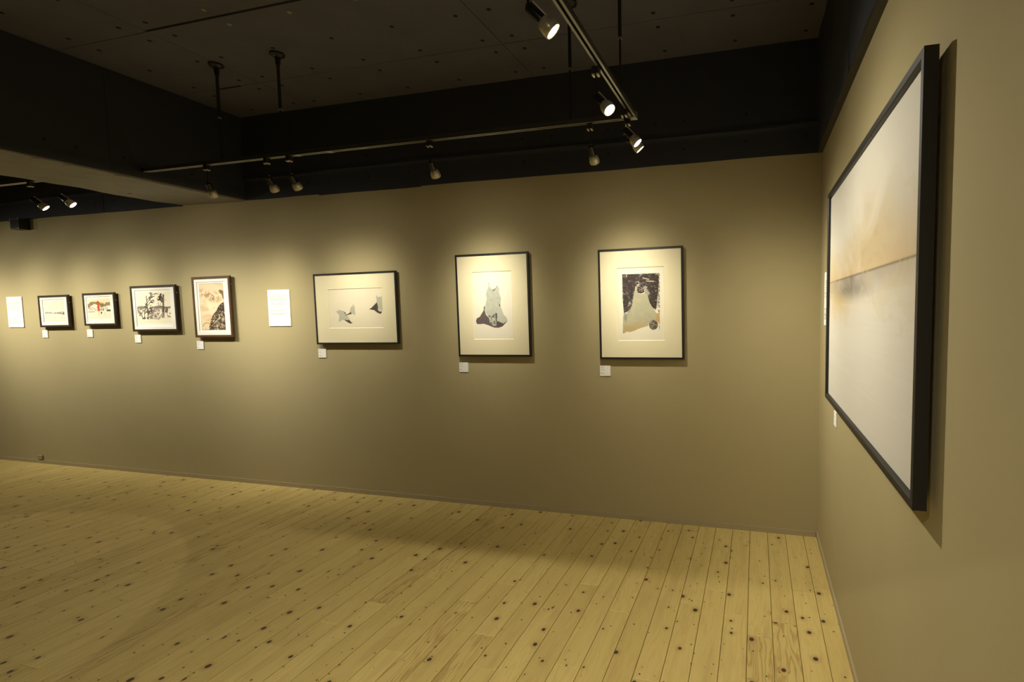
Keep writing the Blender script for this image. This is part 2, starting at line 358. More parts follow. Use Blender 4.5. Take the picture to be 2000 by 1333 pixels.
# ------------------------------------------------------------------ track lighting
ZR = 2.575; YR = -.80; XR = -1.05
def rail_profile(bm, p0, p1):
    """hollow track: body with two lips and an open slot facing down, from p0 to p1 (horizontal)"""
    p0, p1 = Vector(p0), Vector(p1); d = (p1 - p0).normalized(); n = Vector((-d.y, d.x, 0)); up = Vector((0, 0, 1))
    prof = [(-.016, .0015), (-.0055, .0015), (-.0055, .004), (-.012, .004), (-.012, .022), (.012, .022), (.012, .004), (.0055, .004), (.0055, .0015), (.016, .0015), (.016, .026), (-.016, .026)]
    A = [bm.verts.new(p0 + n * a + up * b) for a, b in prof]; B = [bm.verts.new(p1 + n * a + up * b) for a, b in prof]
    m = len(prof)
    for i in range(m): bm.faces.new((A[i], A[(i+1) % m], B[(i+1) % m], B[i]))
def rail_lips(p0, p1, parent):
    p0, p1 = Vector(p0), Vector(p1); d = (p1 - p0).normalized(); n = Vector((-d.y, d.x, 0))
    for a, b in ((-.0155, -.0058), (.0058, .0155)):
        q0, q1 = p0 + n * a, p1 + n * b; bm = bmesh.new(); bx(bm, min(q0.x, q1.x), max(q0.x, q1.x), min(q0.y, q1.y), max(q0.y, q1.y), ZR, ZR + .0014); obj('rail_lip', bm, RAILM, parent)
def rail_inside(bm, p0, p1):
    p0, p1 = Vector(p0), Vector(p1); d = (p1 - p0).normalized(); n = Vector((-d.y, d.x, 0))
    for a in (-.009, .009):
        q0, q1 = p0 + n * a, p1 + n * a
        bx(bm, min(q0.x, q1.x) - .002, max(q0.x, q1.x) + .002, min(q0.y, q1.y) - .002, max(q0.y, q1.y) + .002, ZR + .012, ZR + .015)
def make_rail(label, x0, x1, loc_y, extra=None):
    t = thing('lighting_track', label, 'track', (0, 0, 0))
    bm = bmesh.new(); rail_profile(bm, (x0, loc_y, ZR), (x1, loc_y, ZR)); obj('rail', bm, RAILB, t); rail_lips((x0, loc_y, ZR), (x1, loc_y, ZR), t)
    bm = bmesh.new(); rail_inside(bm, (x0, loc_y, ZR), (x1, loc_y, ZR)); obj('conductor', bm, BLACKM, t)
    bm = bmesh.new(); bx(bm, x0 - .03, x0, loc_y - .0165, loc_y + .0165, ZR - .001, ZR + .027); obj('end_cap', bm, BLACKM, t)
    return t
t = make_rail('long grey lighting track along the back wall with a corner turn towards the camera', -4.66, XR - .02, YR)
bm = bmesh.new(); rail_profile(bm, (XR, YR - .02, ZR), (XR, -4.6, ZR)); obj('rail', bm, RAILB, t); rail_lips((XR, YR - .02, ZR), (XR, -4.6, ZR), t)
bm = bmesh.new(); rail_inside(bm, (XR, YR - .02, ZR), (XR, -4.6, ZR)); obj('conductor', bm, BLACKM, t)
bm = bmesh.new()
v = [(XR + .018, YR + .018), (XR - .03, YR + .018), (XR - .03, YR - .018), (XR - .018, YR - .03), (XR + .018, YR - .03)]
a = [bm.verts.new((x, y, ZR - .003)) for x, y in v]; b = [bm.verts.new((x, y, ZR + .028)) for x, y in v]
for i in range(5): bm.faces.new((a[i], a[(i+1)%5], b[(i+1)%5], b[i]))
bm.faces.new(a); bm.faces.new(b); obj('corner_joint', bm, RAILM, t)
for p in ((-3.05, YR), (-3.30, YR)):
    bm = bmesh.new(); bx(bm, p[0] - .02, p[0] + .02, p[1] - .0175, p[1] + .0175, ZR - .0015, ZR + .002); obj('rail_joiner', bm, RAILM, t)
make_rail('grey lighting track at the left, beyond the dropped ceiling beam', -10.5, -5.462, -.85)

HEADS = [  # pivot x, y, target, group label, watts, sigma, skirt
 ('lone spotlight near the far end of the long track, left of the lamp pair', -4.087, -.80, (-4.48, 0, 1.38), 105, 0.27),
 ('left spotlight of a close pair on the long track, its face glowing', -3.56, -.80, (-3.74, 0, 1.55), 50, 0.27),
 ('right spotlight of a close pair on the long track, its face hidden', -3.375, -.80, (-3.44, 0, 1.55), 50, 0.27),
 ('lone spotlight on the long track above the pale dress print', -2.32, -.795, (-2.40, 0, 1.53), 112, 0.26),
 ('downward spotlight on the long track above the print of a dress on black', -1.302, -.79, (-1.25, 0, 1.52), 112, 0.26),
 ('spotlight behind its brighter twin at the corner of the track', -1.085, -.80, (0, -.40, 1.22), 150, 0.32),
 ('bright spotlight facing the room at the corner of the track, below the rail joint', -1.07, -.93, (0, -.85, 1.30), 44, 0.38),
 ('glaring spotlight just before the corner on the short track arm', -1.07, -1.42, (0, -1.80, 1.22), 88, 0.52),
 ('largest and nearest glaring spotlight, cut by the top edge of the picture', -1.07, -2.105, (0, -1.66, 1.35), 30, 0.22),
 ('left one of two glowing spotlights above the small framed landscapes', -5.80, -.85, (-4.98, 0, 1.30), 135, 0.25),
 ('right one of two glowing spotlights above the small framed landscapes', -5.495, -.85, (-4.42, 0, 1.24), 118, 0.26),
]
def make_head():
    hb = {}
    z = Matrix.Rotation(0, 3, 'X')
    # local frame: lamp points along +Z of the head, pivot at origin
    bm = bmesh.new(); lathe(bm, [(.0155, .002), (.0165, .004), (.0165, .056), (.018, .058)], n=20); hb['neck'] = (bm, NECKM)
    bm = bmesh.new()
    n = 40; rings = []
    for r, h in ((.0175, .057), (.0225, .062), (.0265, .074), (.0285, .088), (.0285, .100), (.0265, .103), (.0235, .101)):
        ring = []
        for i in range(n):
            a = 2 * math.pi * i / n; rr = r + (.0009 if i % 2 and .06 < h < .1 else 0)
            ring.append(bm.verts.new((rr * math.cos(a), rr * math.sin(a), h)))
        rings.append(ring)
    for p, q in zip(rings, rings[1:]):
        for i in range(n): bm.faces.new((p[i], p[(i+1)%n], q[(i+1)%n], q[i]))
    bm.faces.new(rings[0][::-1]); hb['reflector'] = (bm, BELLM)
    bm = bmesh.new(); lathe(bm, [(.0235, .0985), (.0235, .1005)], n=28); hb['lamp_face'] = (bm, FACE)
    bm = bmesh.new(); lathe(bm, [(.0022, 0), (.0022, .056)], (.0195, 0, 0), 8); bx(bm, .015, .0215, -.002, .002, .0, .004); bx(bm, .015, .0215, -.002, .002, .052, .056); hb['clamp_rod'] = (bm, NICKEL)
    return {k: obj(k, b, m, smooth=True) for k, (b, m) in hb.items()}
proto = None
def make_light(i, label, px, py, tgt, watts, sigma, lamp=True):
    global proto
    piv = Vector((px, py, {-1.085: 2.490, -1.07: 2.477 if py > -1 else 2.458}.get(px, 2.456)))
    t = thing('track_spotlight', label, 'spotlight', (px, py, ZR), group='spotlights on the ceiling tracks')
    bm = bmesh.new(); bx(bm, -.016, .016, -.016, .016, -.030, .003); bevel(bm, .002); ad = obj('adapter', bm, BLACKM, t)
    bm = bmesh.new()
    for s in (-1, 1):
        bx(bm, s * .010 - .0045, s * .010 + .0045, -.017, .012, -.036, -.030)
    obj('release_tab', bm, NICKEL, t)
    bm = bmesh.new(); lathe(bm, [(.0042, -.030), (.0042, -.112), (.008, -.114), (.008, -.124)], n=12); obj('stem', bm, BLACKM, t, True)
    d = (Vector(tgt) - piv).normalized(); q = d.to_track_quat('Z', 'X')
    hd = bpy.data.objects.new('lamp_head', None); 
    if proto is None: proto = make_head(); src = proto; first = True
    else: src = proto; first = False
    # the neck mesh is the part; reflector, face and rod are its sub-parts
    nk = src['neck'] if first else src['neck'].copy()
    if not first: C.objects.link(nk)
    nk.name = 'lamp_holder'; nk.parent = t; nk.location = piv - Vector((px, py, ZR)); nk.rotation_mode = 'QUATERNION'; nk.rotation_quaternion = q
    for k in ('reflector', 'lamp_face', 'clamp_rod'):
        o = src[k] if first else src[k].copy()
        if not first: C.objects.link(o)
        o.parent = nk
    bpy.data.objects.remove(hd)
    if lamp:
        spot('lamp_beam', piv + d * .112, tgt, watts, sigma, skirt=(.0 if py < -2 else .21 if py < -1.4 else .02 if px == -1.085 else .042), sig2=(1.6 if py < -1.4 else .9), cone=160, radius=.014, col=(1.0, .935, .79) if px < -4.5 else LC)
for i, h in enumerate(HEADS): make_light(i, *h)
# the lamps of the left track that stand outside the picture
for x, tx, wt in ((-6.55, -5.86, 175), (-7.2, -6.61, 160), (-7.95, -7.26, 170), (-8.5, -7.85, 260), (-9.6, -9.0, 150)):
    spot('lamp_beam', (x, -.86, 2.40), (tx, 0, 1.40 if x > -8.3 else 1.22), wt * .92, .25, skirt=.08, sig2=.8, radius=.018)
spot('lamp_beam', (-1.10, -3.0, 2.40), (0, -3.2, 1.5), 12, .35, skirt=.10, sig2=.8, radius=.018)  # extra unseen lamp over the short track arm, added for the right wall

# suspension rods of the track
def rod(x, y, label):
    t = thing('suspension_rod', label, 'rod', (x, y, ZC), group='rods hanging the track from the ceiling')
    bm = bmesh.new(); lathe(bm, [(.040, -.001), (.044, -.004), (.044, -.012), (.030, -.022), (.018, -.026)], n=32); obj('canopy', bm, BLACKM, t, True)
    bm = bmesh.new(); lathe(bm, [(.017, -.024), (.014, -.075)], n=20); obj('cone', bm, BLACKM, t, True)
    bm = bmesh.new(); lathe(bm, [(.0095, -.07), (.0095, -.352)], n=16); obj('upper_tube', bm, BLACKM, t, True)
    bm = bmesh.new(); lathe(bm, [(.0105, -.350), (.0105, -.360)], n=16); obj('collar', bm, RAILM, t, True)
    bm = bmesh.new(); lathe(bm, [(.0055, -.355), (.0055, ZR + .026 - ZC)], n=12); obj('lower_tube', bm, BLACKM, t, True)
rod(-3.945, YR, 'left one of two black ceiling rods side by side above the long track')
rod(-3.425, YR, 'right one of two black ceiling rods side by side above the long track')
rod(-1.41, YR, 'black rod with its ceiling cup showing beside the nearest spotlight')
rod(-1.062, -1.035, 'black rod hanging right of the short track arm, cut by the top edge')

# ------------------------------------------------------------------ raster helpers for the flat prints
def noise2(hh, ww, sx, sy, seed, octs=4):
    """smooth cloud noise, each octave turned and bent so that no grid shows"""
    r = np.random.default_rng(seed); tab = r.random((256, 256)); X, Y = np.meshgrid(np.linspace(0, sx, ww), np.linspace(0, sy, hh))
    def smp(U, V):
        ui = np.floor(U).astype(int); vi = np.floor(V).astype(int); fx = U - ui; fy = V - vi; fx = fx * fx * (3 - 2 * fx); fy = fy * fy * (3 - 2 * fy)
        g = lambda i, j: tab[j % 256, i % 256]
        return (g(ui, vi) * (1 - fx) + g(ui + 1, vi) * fx) * (1 - fy) + (g(ui, vi + 1) * (1 - fx) + g(ui + 1, vi + 1) * fx) * fy
    wx, wy = smp(X * .7 + 31, Y * .7 + 7) * 1.6, smp(X * .7 + 90, Y * .7 + 55) * 1.6; out = 0; amp = 1; tot = 0
    for k in range(octs):
        th = .6 + 1.1 * k; c, sn = math.cos(th), math.sin(th); U, V = (X + wx) * 2 ** k, (Y + wy) * 2 ** k
        out = out + amp * smp(U * c - V * sn + 17 * k, U * sn + V * c + 29 * k); tot += amp; amp *= .55
    out = out / tot; lo, hi = np.percentile(out, (2, 98)); return np.clip((out - lo) / (hi - lo), 0, 1)
def lin(c): c = np.asarray(c, float) / 255; return np.where(c < .04045, c / 12.92, ((c + .055) / 1.055) ** 2.4)
class Sheet:
    """picture sheet in linear colour, row 0 = top"""
    def __init__(s, w, h, base): s.w, s.h = w, h; s.a = np.tile(lin(base), (h, w, 1)); s.X, s.Y = np.meshgrid((np.arange(w) + .5) / w, (np.arange(h) + .5) / h)
    def quad(s, TL, TR, BL, BR): s.q = [np.array(p, float) for p in (TL, TR, BL, BR)]; return s
    def uv(s, p):
        TL, TR, BL, BR = s.q; p = np.array(p, float); u = v = .5
        for _ in range(12):
            f = TL*(1-u)*(1-v) + TR*u*(1-v) + BL*(1-u)*v + BR*u*v - p
            du = (TR-TL)*(1-v) + (BR-BL)*v; dv = (BL-TL)*(1-u) + (BR-TR)*u; J = np.array([du, dv]).T; d = np.linalg.solve(J, -f); u += d[0]; v += d[1]
        return u, v
    def mask(s, pts, px=True):
        P = [s.uv(p) for p in pts] if px else pts; m = np.zeros((s.h, s.w), bool); n = len(P)
        for i in range(n):
            x0, y0 = P[i]; x1, y1 = P[(i + 1) % n]
            if y0 == y1: continue
            c = ((y0 > s.Y) != (y1 > s.Y)) & (s.X < (x1 - x0) * (s.Y - y0) / (y1 - y0) + x0); m ^= c
        return m
    def put(s, m, col, al=1.): 
        m = np.asarray(m, float)[..., None] * al; s.a = s.a * (1 - m) + lin(col) * m
    def line(s, x0, y0, x1, y1, wd, col, al=1.):
        dx, dy = x1 - x0, y1 - y0; asp = s.h / s.w; L2 = dx*dx + (dy*asp)**2 + 1e-12
        t = np.clip(((s.X - x0) * dx + (s.Y - y0) * dy * asp * asp) / L2, 0, 1); d = np.hypot(s.X - x0 - t * dx, (s.Y - y0 - t * dy) * asp)
        s.put(np.clip((wd - d) / wd * 1.6, 0, 1), col, al)
def sheet_obj(name, s, x0, x1, z0, z1, y, mt, parent, face='-Y'):
    """flat grid carrying the sheet's colours; x,z extents in the parent's frame"""
    h, w_ = s.h, s.w; xs_ = np.linspace(x0, x1, w_); zs_ = np.linspace(z1, z0, h)
    X, Z = np.meshgrid(xs_, zs_); co = np.stack([X, np.full_like(X, y), Z], -1).reshape(-1, 3)
    idx = np.arange(h * w_).reshape(h, w_); f = np.stack([idx[:-1, :-1], idx[1:, :-1], idx[1:, 1:], idx[:-1, 1:]], -1).reshape(-1, 4)
    me = bpy.data.meshes.new(name); me.vertices.add(len(co)); me.vertices.foreach_set('co', co.ravel()); me.loops.add(f.size); me.loops.foreach_set('vertex_index', f.ravel().astype(np.int32))
    me.polygons.add(len(f)); me.polygons.foreach_set('loop_start', np.arange(0, f.size, 4, dtype=np.int32)); me.update(calc_edges=True)
    ca = me.color_attributes.new('Col', 'FLOAT_COLOR', 'POINT'); ca.data.foreach_set('color', np.concatenate([s.a.reshape(-1, 3), np.ones((h * w_, 1))], 1).ravel().astype(np.float32))
    me.materials.append(mt); o = bpy.data.objects.new(name, me); C.objects.link(o); o.parent = parent; return o

# ------------------------------------------------------------------ framed pictures on the back wall
def frame_ring(bm, w, h, fw, y0, y1, lip=.003):
    """mitred rectangular frame; y0 back (wall), y1 front (negative)"""
    ox, oz = w / 2, h / 2; ix, iz = ox - fw, oz - fw
    prof = lambda k: [(-1, -1), (1, -1), (1, 1), (-1, 1)][k]
    rings = []
    for hx, hz, y in ((ox, oz, y0), (ox, oz, y1 + lip * .5), (ox - lip * .5, oz - lip * .5, y1), (ix, iz, y1), (ix, iz, y0)):
        rings.append([bm.verts.new((prof(k)[0] * hx, y, prof(k)[1] * hz)) for k in range(4)])
    rings.append(rings[0])
    for a, b in zip(rings, rings[1:]):
        for k in range(4): bm.faces.new((a[k], a[(k+1) % 4], b[(k+1) % 4], b[k]))
def mat_ring(bm, w, h, x0, x1, z0, z1, y, th):
    ox, oz = w / 2, h / 2
    O = [(-ox, -oz), (ox, -oz), (ox, oz), (-ox, oz)]; I = [(x0, z0), (x1, z0), (x1, z1), (x0, z1)]; B = [(x0 + th, z0 + th), (x1 - th, z0 + th), (x1 - th, z1 - th), (x0 + th, z1 - th)]
    vo = [bm.verts.new((a, y, b)) for a, b in O]; vi = [bm.verts.new((a, y, b)) for a, b in I]; vb = [bm.verts.new((a, y + th, b)) for a, b in B]
    for P, Q in ((vo, vi), (vi, vb)):
        for k in range(4): bm.faces.new((P[k], P[(k+1)%4], Q[(k+1)%4], Q[k]))
def picture(label, cx, cz, w_, h_, fw, fm, mm, win, sheet, prect, D=.033, rot=.008, hook=True):
    k = .99692; cx, cz, w_, h_ = CP.x + (cx - CP.x) * k, 1.55 + (cz - 1.55) * k, w_ * k, h_ * k
    sc_ = lambda q, k=.99665: (CP.x + (q[0] - CP.x) * k, CP.x + (q[1] - CP.x) * k, 1.55 + (q[2] - 1.55) * k, 1.55 + (q[3] - 1.55) * k)
    win, prect = sc_(win), sc_(prect)
    t = thing('framed_picture', label, 'picture', (cx, 0, cz), (0, -rot, 0), 'framed pictures in a row on the back wall')
    bm = bmesh.new(); frame_ring(bm, w_, h_, fw, -.015, -D); obj('frame', bm, fm, t)
    iw, ih = w_ - 2 * fw + .004, h_ - 2 * fw + .004; th = .0042
    bm = bmesh.new(); bx(bm, -iw/2, iw/2, -.020, -.0155, -ih/2, ih/2); obj('backing_board', bm, BACKB, t)
    for sx in (-1, 1):
        for sz in (-1, 1):
            bm = bmesh.new(); lathe(bm, [(.008, 0), (.008, .0152)], (sx * (w_/2 - .03), -.0005, sz * (h_/2 - .03)), 12, mat=Matrix.Rotation(math.radians(90), 3, 'X')); obj('wall_bumper', bm, BLACKM, t)
    x0, x1, z0, z1 = win[0] - cx, win[1] - cx, win[2] - cz, win[3] - cz
    bm = bmesh.new(); mat_ring(bm, iw, ih, x0, x1, z0, z1, -.0290, th); mo = obj('mat_board', bm, mm, t)
    a0, a1, b0, b1 = prect[0] - cx, prect[1] - cx, prect[2] - cz, prect[3] - cz
    bm = bmesh.new(); bx(bm, x0 - .008, x1 + .008, -.0247, -.0202, z0 - .008, z1 + .008); obj('paper', bm, mm if sheet is None else PAPERS[mm], t)
    sheet_obj('print', sheet, a0, a1, b0, b1, -.02490, PRINTM, t)
    bm = bmesh.new(); bm.faces.new([bm.verts.new(p) for p in ((-iw/2,-.0306,-ih/2),(iw/2,-.0306,-ih/2),(iw/2,-.0306,ih/2),(-iw/2,-.0306,ih/2))]); obj('glass', bm, GLASS, t)
    if hook:
        bm = bmesh.new(); lathe(bm, [(.0035, 0), (.0035, .004)], (w_/2, -.021, h_/2 - .075), 10, mat=Matrix.Rotation(math.radians(90), 3, 'Y')); obj('hanging_pin', bm, NICKEL, t, True)
    return t
PAPERS = {MATC: mat('cream_paper', (.88, .83, .70), .85, spec=.15), MATW: mat('white_paper', (.90, .885, .83), .85, spec=.15)}

INK = (60, 54, 52)
# --- dress on black (nearest the corner)
s = Sheet(210, 360, (236, 229, 208)).quad((253,297),(667,278),(265,950),(680,945))
n1 = noise2(s.h, s.w, 9, 14, 1); n2 = noise2(s.h, s.w, 30, 50, 2, 3); n3 = noise2(s.h, s.w, 4, 7, 3)
dark = s.mask([(299,350),(628,338),(626,420),(608,640),(600,672),(565,640),(545,600),(530,560),(520,520),(512,470),(507,452),(498,510),(470,523),(440,515),(430,490),(432,465),(420,460),(415,490),(400,560),(388,640),(372,670),(340,690),(315,712),(303,560)])
s.put(dark, (66, 58, 56)); n4 = noise2(s.h, s.w, 55, 90, 41, 2)
s.put(dark * np.clip((n1 - .45) * 2.2, 0, 1) * np.clip(n4 * 1.3 - .2, 0, 1), (150, 140, 130), .65); s.put(dark * np.clip((n1 - .75) * 8, 0, 1) * (n4 > .6), (205, 197, 182), .75)
s.line(.56, .145, .68, .165, .02, (200, 192, 176), .7); s.line(.66, .19, .78, .195, .02, (215, 206, 188), .7)
s.put(dark & (n4 > .93), (190, 182, 168), .6)
edge = s.mask([(626,345),(634,345),(637,862),(630,862),(631,760),(610,690)]); s.put(edge & (n2 > .42), (110, 98, 80), .8)
dress = s.mask([(402,560),(410,510),(424,462),(434,462),(430,500),(445,520),(475,526),(500,515),(506,452),(512,452),(517,480),(532,500),(532,560),(555,625),(580,655),(600,690),(630,715),(636,780),(612,770),(575,760),(545,780),(532,815),(480,830),(440,845),(410,860),(370,872),(340,868),(325,880),(305,887),(308,720),(340,700),(375,675),(390,640)])
s.put(dress, (176, 172, 146)); s.put(dress & (n1 > .5), (186, 180, 150), .6); s.put(dress * np.clip((s.Y - .66) * 6, 0, 1) * np.clip(n3 * 1.6, 0, 1), (188, 162, 108), .7)
s.put(s.mask([(505,455),(512,450),(516,490),(540,500),(540,530),(525,545),(505,515)]), (150, 150, 140), .7)
s.put(s.mask([(402,500),(412,500),(402,560),(390,640),(380,665),(345,745),(335,790),(318,760),(316,712),(345,690),(382,650),(392,600)]) & (n2 > .35), (140, 142, 134), .8)
u, v = s.uv((580, 805)); ell = ((s.X - u) / .095) ** 2 + ((s.Y - v) / .068) ** 2 < 1; s.put(ell, (150, 140, 124)); s.put(ell & (n2 > .5), (78, 70, 64), .85)
s.put(s.mask([(628,700),(636,700),(637,800),(600,770),(610,700)]), (196, 158, 92), .7)
SH7 = s
# --- pale dress with dark hem
s = Sheet(200, 330, (240, 233, 216)).quad((255,307),(636,290),(275,955),(656,950)); n1 = noise2(s.h, s.w, 10, 16, 4); n2 = noise2(s.h, s.w, 36, 56, 5, 3)
skirt = s.mask([(377,635),(368,672),(330,735),(300,752),(292,778),(300,803),(318,808),(370,803),(420,820),(470,840),(510,842),(545,830),(575,800),(598,775),(560,790),(520,790),(500,770),(495,710),(480,695),(470,740),(440,750),(410,735),(390,715),(380,680)])
s.put(skirt, (98, 88, 86)); s.put(skirt & (np.sin(s.X * 110) > .2), (120, 110, 106), .5)
body = s.mask([(428,397),(412,413),(416,450),(400,478),(391,520),(400,560),(386,615),(378,650),(388,700),(415,735),(428,790),(460,820),(490,830),(498,800),(540,812),(575,795),(598,770),(588,740),(560,712),(545,670),(529,630),(536,555),(520,510),(516,455),(495,437),(488,460),(462,475),(437,458),(420,432)])
s.put(body, (184, 186, 172)); s.put(body & (n1 > .55), (194, 195, 181), .7)
tex = s.mask([(415,720),(498,700),(500,800),(490,832),(440,820)]); s.put(tex & (n2 > .53), (96, 88, 84), .9)
for pl in ([(480,695),(497,700),(500,740),(492,770),(484,740)],[(515,605),(528,618),(532,640),(518,625)],[(500,775),(560,800),(590,778),(572,805),(545,832),(505,836),(490,800)],[(372,628),(380,640),(376,668),(368,655)]): s.put(s.mask(pl), (92, 84, 82))
for pl in ([(452,470),(470,465),(490,450),(480,475),(462,492)],[(432,572),(446,570),(440,582)],[(490,436),(505,436),(500,452)]): s.put(s.mask(pl), (140, 138, 132))
SH6 = s
# --- three small garments, wide format
s = Sheet(300, 210, (238, 228, 202)).quad((368,403),(1003,378),(385,860),(1022,852)); n1 = noise2(s.h, s.w, 14, 10, 6)
G = (193, 192, 172); Dk = (84, 78, 72)
for pl in ([(464,603),(492,640),(550,655),(580,700),(612,730),(628,762),(560,755),(512,775),(490,787),(500,710),(485,685),(450,655),(462,662),(494,648)], [(660,566),(672,582),(684,600),(688,650),(695,702),(655,688),(630,670),(628,640),(645,600),(666,600)], [(938,462),(955,488),(1000,483),(1006,458),(1013,640),(1000,660),(975,660),(957,630),(945,560)]): s.put(s.mask(pl), G); 
for pl in ([(540,655),(575,673),(582,702),(572,695),(566,680)], [(553,755),(600,762),(622,762),(640,785),(660,797),(632,804),(600,790)], [(632,662),(640,672),(650,690),(600,702),(580,713),(576,704),(592,694),(622,680)], [(945,550),(958,600),(955,640),(998,655),(1003,668),(988,690),(950,675),(915,645),(853,633),(880,618)]): s.put(s.mask(pl), Dk)
s.put(s.mask([(950,636),(1000,636),(1004,660),(975,662)]) & (n1 > .4), (214, 206, 186)); SH5 = s
# --- four small landscapes
s = Sheet(150, 110, (243, 236, 218)); n1 = noise2(s.h, s.w, 12, 5, 7); n2 = noise2(s.h, s.w, 40, 10, 8, 3); n3 = noise2(s.h, s.w, 3, 2, 9)
s.put(n3 > .6, (234, 216, 184), .4); top = .55 - .02 * np.sin(s.X * 9) ; s.put((s.Y > top) & (s.Y < .62 + .03 * s.X), (206, 192, 178), .8)
s.put((s.Y > top + .01) & (s.Y < .61) & (n2 > .5), (150, 128, 116), .8); s.put((s.Y > .58 + .05 * (s.X - .5)) & (s.Y < .62 + .07 * (s.X - .5)) & (s.X > .5) & (n2 > .35), (84, 68, 58)); s.put((s.Y > .66 + .05 * (s.X - .8)) & (s.Y < .68 + .05 * (s.X - .8)) & (s.X > .82), (70, 58, 50))
s.put((abs(s.Y - .84) < .012) & (n1 > .5), (215, 190, 160), .6); s.put(((s.X < .02) | (s.X > .98) | (s.Y < .02) | (s.Y > .98)), (225, 206, 172), .8); SH1 = s
s = Sheet(150, 130, (243, 237, 220)); n1 = noise2(s.h, s.w, 14, 12, 10); n2 = noise2(s.h, s.w, 34, 20, 11, 3); hill = .26 - .13 * np.sin(np.clip(s.X, 0, .62) / .62 * math.pi) + .05 * (n1 - .5) - .06 * (s.X > .8)
s.put(s.Y < hill, (232, 216, 170), .8); th = .13 + .07 * n2 + .10 * np.exp(-(s.X / .13) ** 2)
s.put((s.Y > hill) & (s.Y < hill + th), (128, 102, 64), .9); s.put((s.Y > hill) & (s.Y < .62) & (n1 * n2 > .30), (164, 140, 92), .75); s.put((s.X > .56) & (s.X < .72) & (s.Y > .18) & (s.Y < .6) & (np.sin(s.X * 130 + 8 * n2) > .2), (104, 84, 56), .8)
s.put((s.Y > .64), (238, 228, 204), .95); s.put((abs(s.Y - .655) < .012) & (s.X < .3), (90, 72, 50)); s.put((s.X > .82) & (s.Y > .55) & (s.Y < .65), (100, 80, 62)); s.put((s.X < .30) & (s.Y > .6) & (s.Y < .635), (238, 232, 214))
s.put((s.X > .43) & (s.X < .515 + .015 * s.Y) & (s.Y > .22) & (s.Y < .62), (200, 84, 44)); s.put((s.Y < .24) & (s.Y > .10 + abs(s.X - .46) * 1.2) & (abs(s.X - .46) < .09), (178, 84, 44))
s.put((abs(s.X - .475) < .025 * (1 - (s.Y - .62) / .3)) & (s.Y > .62) & (s.Y < .9) & (n2 > .4), (150, 110, 96), .7); s.put((abs(s.X - .585) < .03) & (s.Y > .58) & (s.Y < .76) & (n1 > .4), (84, 70, 62)); s.put((abs(s.X - .74) < .01) & (s.Y > .62) & (s.Y < .84) & (n2 > .5), (176, 160, 140)); SH2 = s
s = Sheet(200, 170, (240, 232, 208)); n1 = noise2(s.h, s.w, 10, 9, 12); n2 = noise2(s.h, s.w, 50, 30, 13, 3); s.put(np.exp(-((s.X - .5) ** 2 + (s.Y - .3) ** 2) / .09), (246, 236, 214), .9)
r3 = np.random.default_rng(21)
def branches(x, y, ang, ln, wd, depth):
    wd = wd * 1.25
    x1, y1 = x + math.cos(ang) * ln, y - math.sin(ang) * ln * s.w / s.h; s.line(x, y, x1, y1, wd, (58, 48, 44), .9)
    if depth:
        for _ in range(3): f = r3.uniform(.35, 1); branches(x + (x1 - x) * f, y + (y1 - y) * f, ang + r3.uniform(-1.0, 1.0), ln * r3.uniform(.35, .6), wd * .6, depth - 1)
s.put((s.Y > .455 - .02 * np.sin(s.X * 12)) & (s.Y < .50 + .02 * n1) & ((s.X < .3) | (s.X > .38)), (92, 78, 72), .8); s.put((s.Y > .5) & (s.Y < .86 - .1 * abs(s.X - .5)) & (n1 * (n2 + .3) > .42) & (s.X < .98), (84, 70, 66), .85)
s.put((s.Y > .5) & (s.Y < .88) & (abs(s.X - .5) < .16) & (np.sin(s.X * 160 + 10 * n1) > .3), (150, 132, 134), .7); s.put((s.Y > .5) & (s.Y < .66) & (abs(s.X - .84) < .1 - (s.Y - .5) * .3) & (n2 > .3), (80, 66, 62), .9); s.put((s.Y > .5) & (s.Y < .64) & (s.X > .48) & (s.X < .76) & (n2 > .38), (120, 100, 100), .7)
branches(.31, .87, 1.57, .30, .013, 3); branches(.315, .62, 1.60, .42, .014, 4); branches(.79, .60, 1.62, .30, .016, 4); branches(.80, .45, 1.5, .26, .012, 4); branches(.66, .6, 1.3, .25, .006, 3); branches(.60, .88, .85, .3, .010, 2); branches(.20, .86, 1.5, .26, .012, 3)
s.put((s.X > .13) & (s.X < .30) & (s.Y > .72) & (s.Y < .86) & (n1 + n2 > 1.0), (56, 48, 44)); SH3 = s
s = Sheet(150, 290, (228, 208, 172)); n1 = noise2(s.h, s.w, 4, 8, 14); n2 = noise2(s.h, s.w, 14, 27, 15, 3); n3 = noise2(s.h, s.w, 30, 50, 16, 2)
s.put(np.exp(-((s.X - .45) ** 2 / .12 + (s.Y - .5) ** 2 / .05)), (238, 218, 184), .9)
s.put(np.exp(-(((s.Y - .2 - .12 * s.X) / .09) ** 2)) * (s.X < .8) * np.clip((n2 - .35) * 2.5, 0, 1), (150, 108, 66), .8)
s.put(np.exp(-(((s.X - .55) / .13) ** 2 + ((s.Y - .34) / .045) ** 2)) * np.clip(n3 * 2 - .3, 0, 1), (104, 74, 52), .9)
peak = s.mask([(.80, .16), (.88, .14), (1, .17), (1, .36), (.95, .32), (.92, .24), (.84, .21)], False); s.put(peak, (108, 86, 64), .9); s.put(np.exp(-(((s.X - .86) / .06) ** 2 + ((s.Y - .33) / .03) ** 2)) * (n3 > .5), (130, 100, 70), .8)
mnt = s.mask([(.26, 1), (.36, .88), (.42, .76), (.52, .66), (.64, .60), (.76, .49), (.88, .43), (1, .40), (1, 1)], False)
s.put(mnt, (66, 54, 46)); s.put(mnt * np.clip((n3 - .62) * 6, 0, 1), (214, 194, 160), .9)
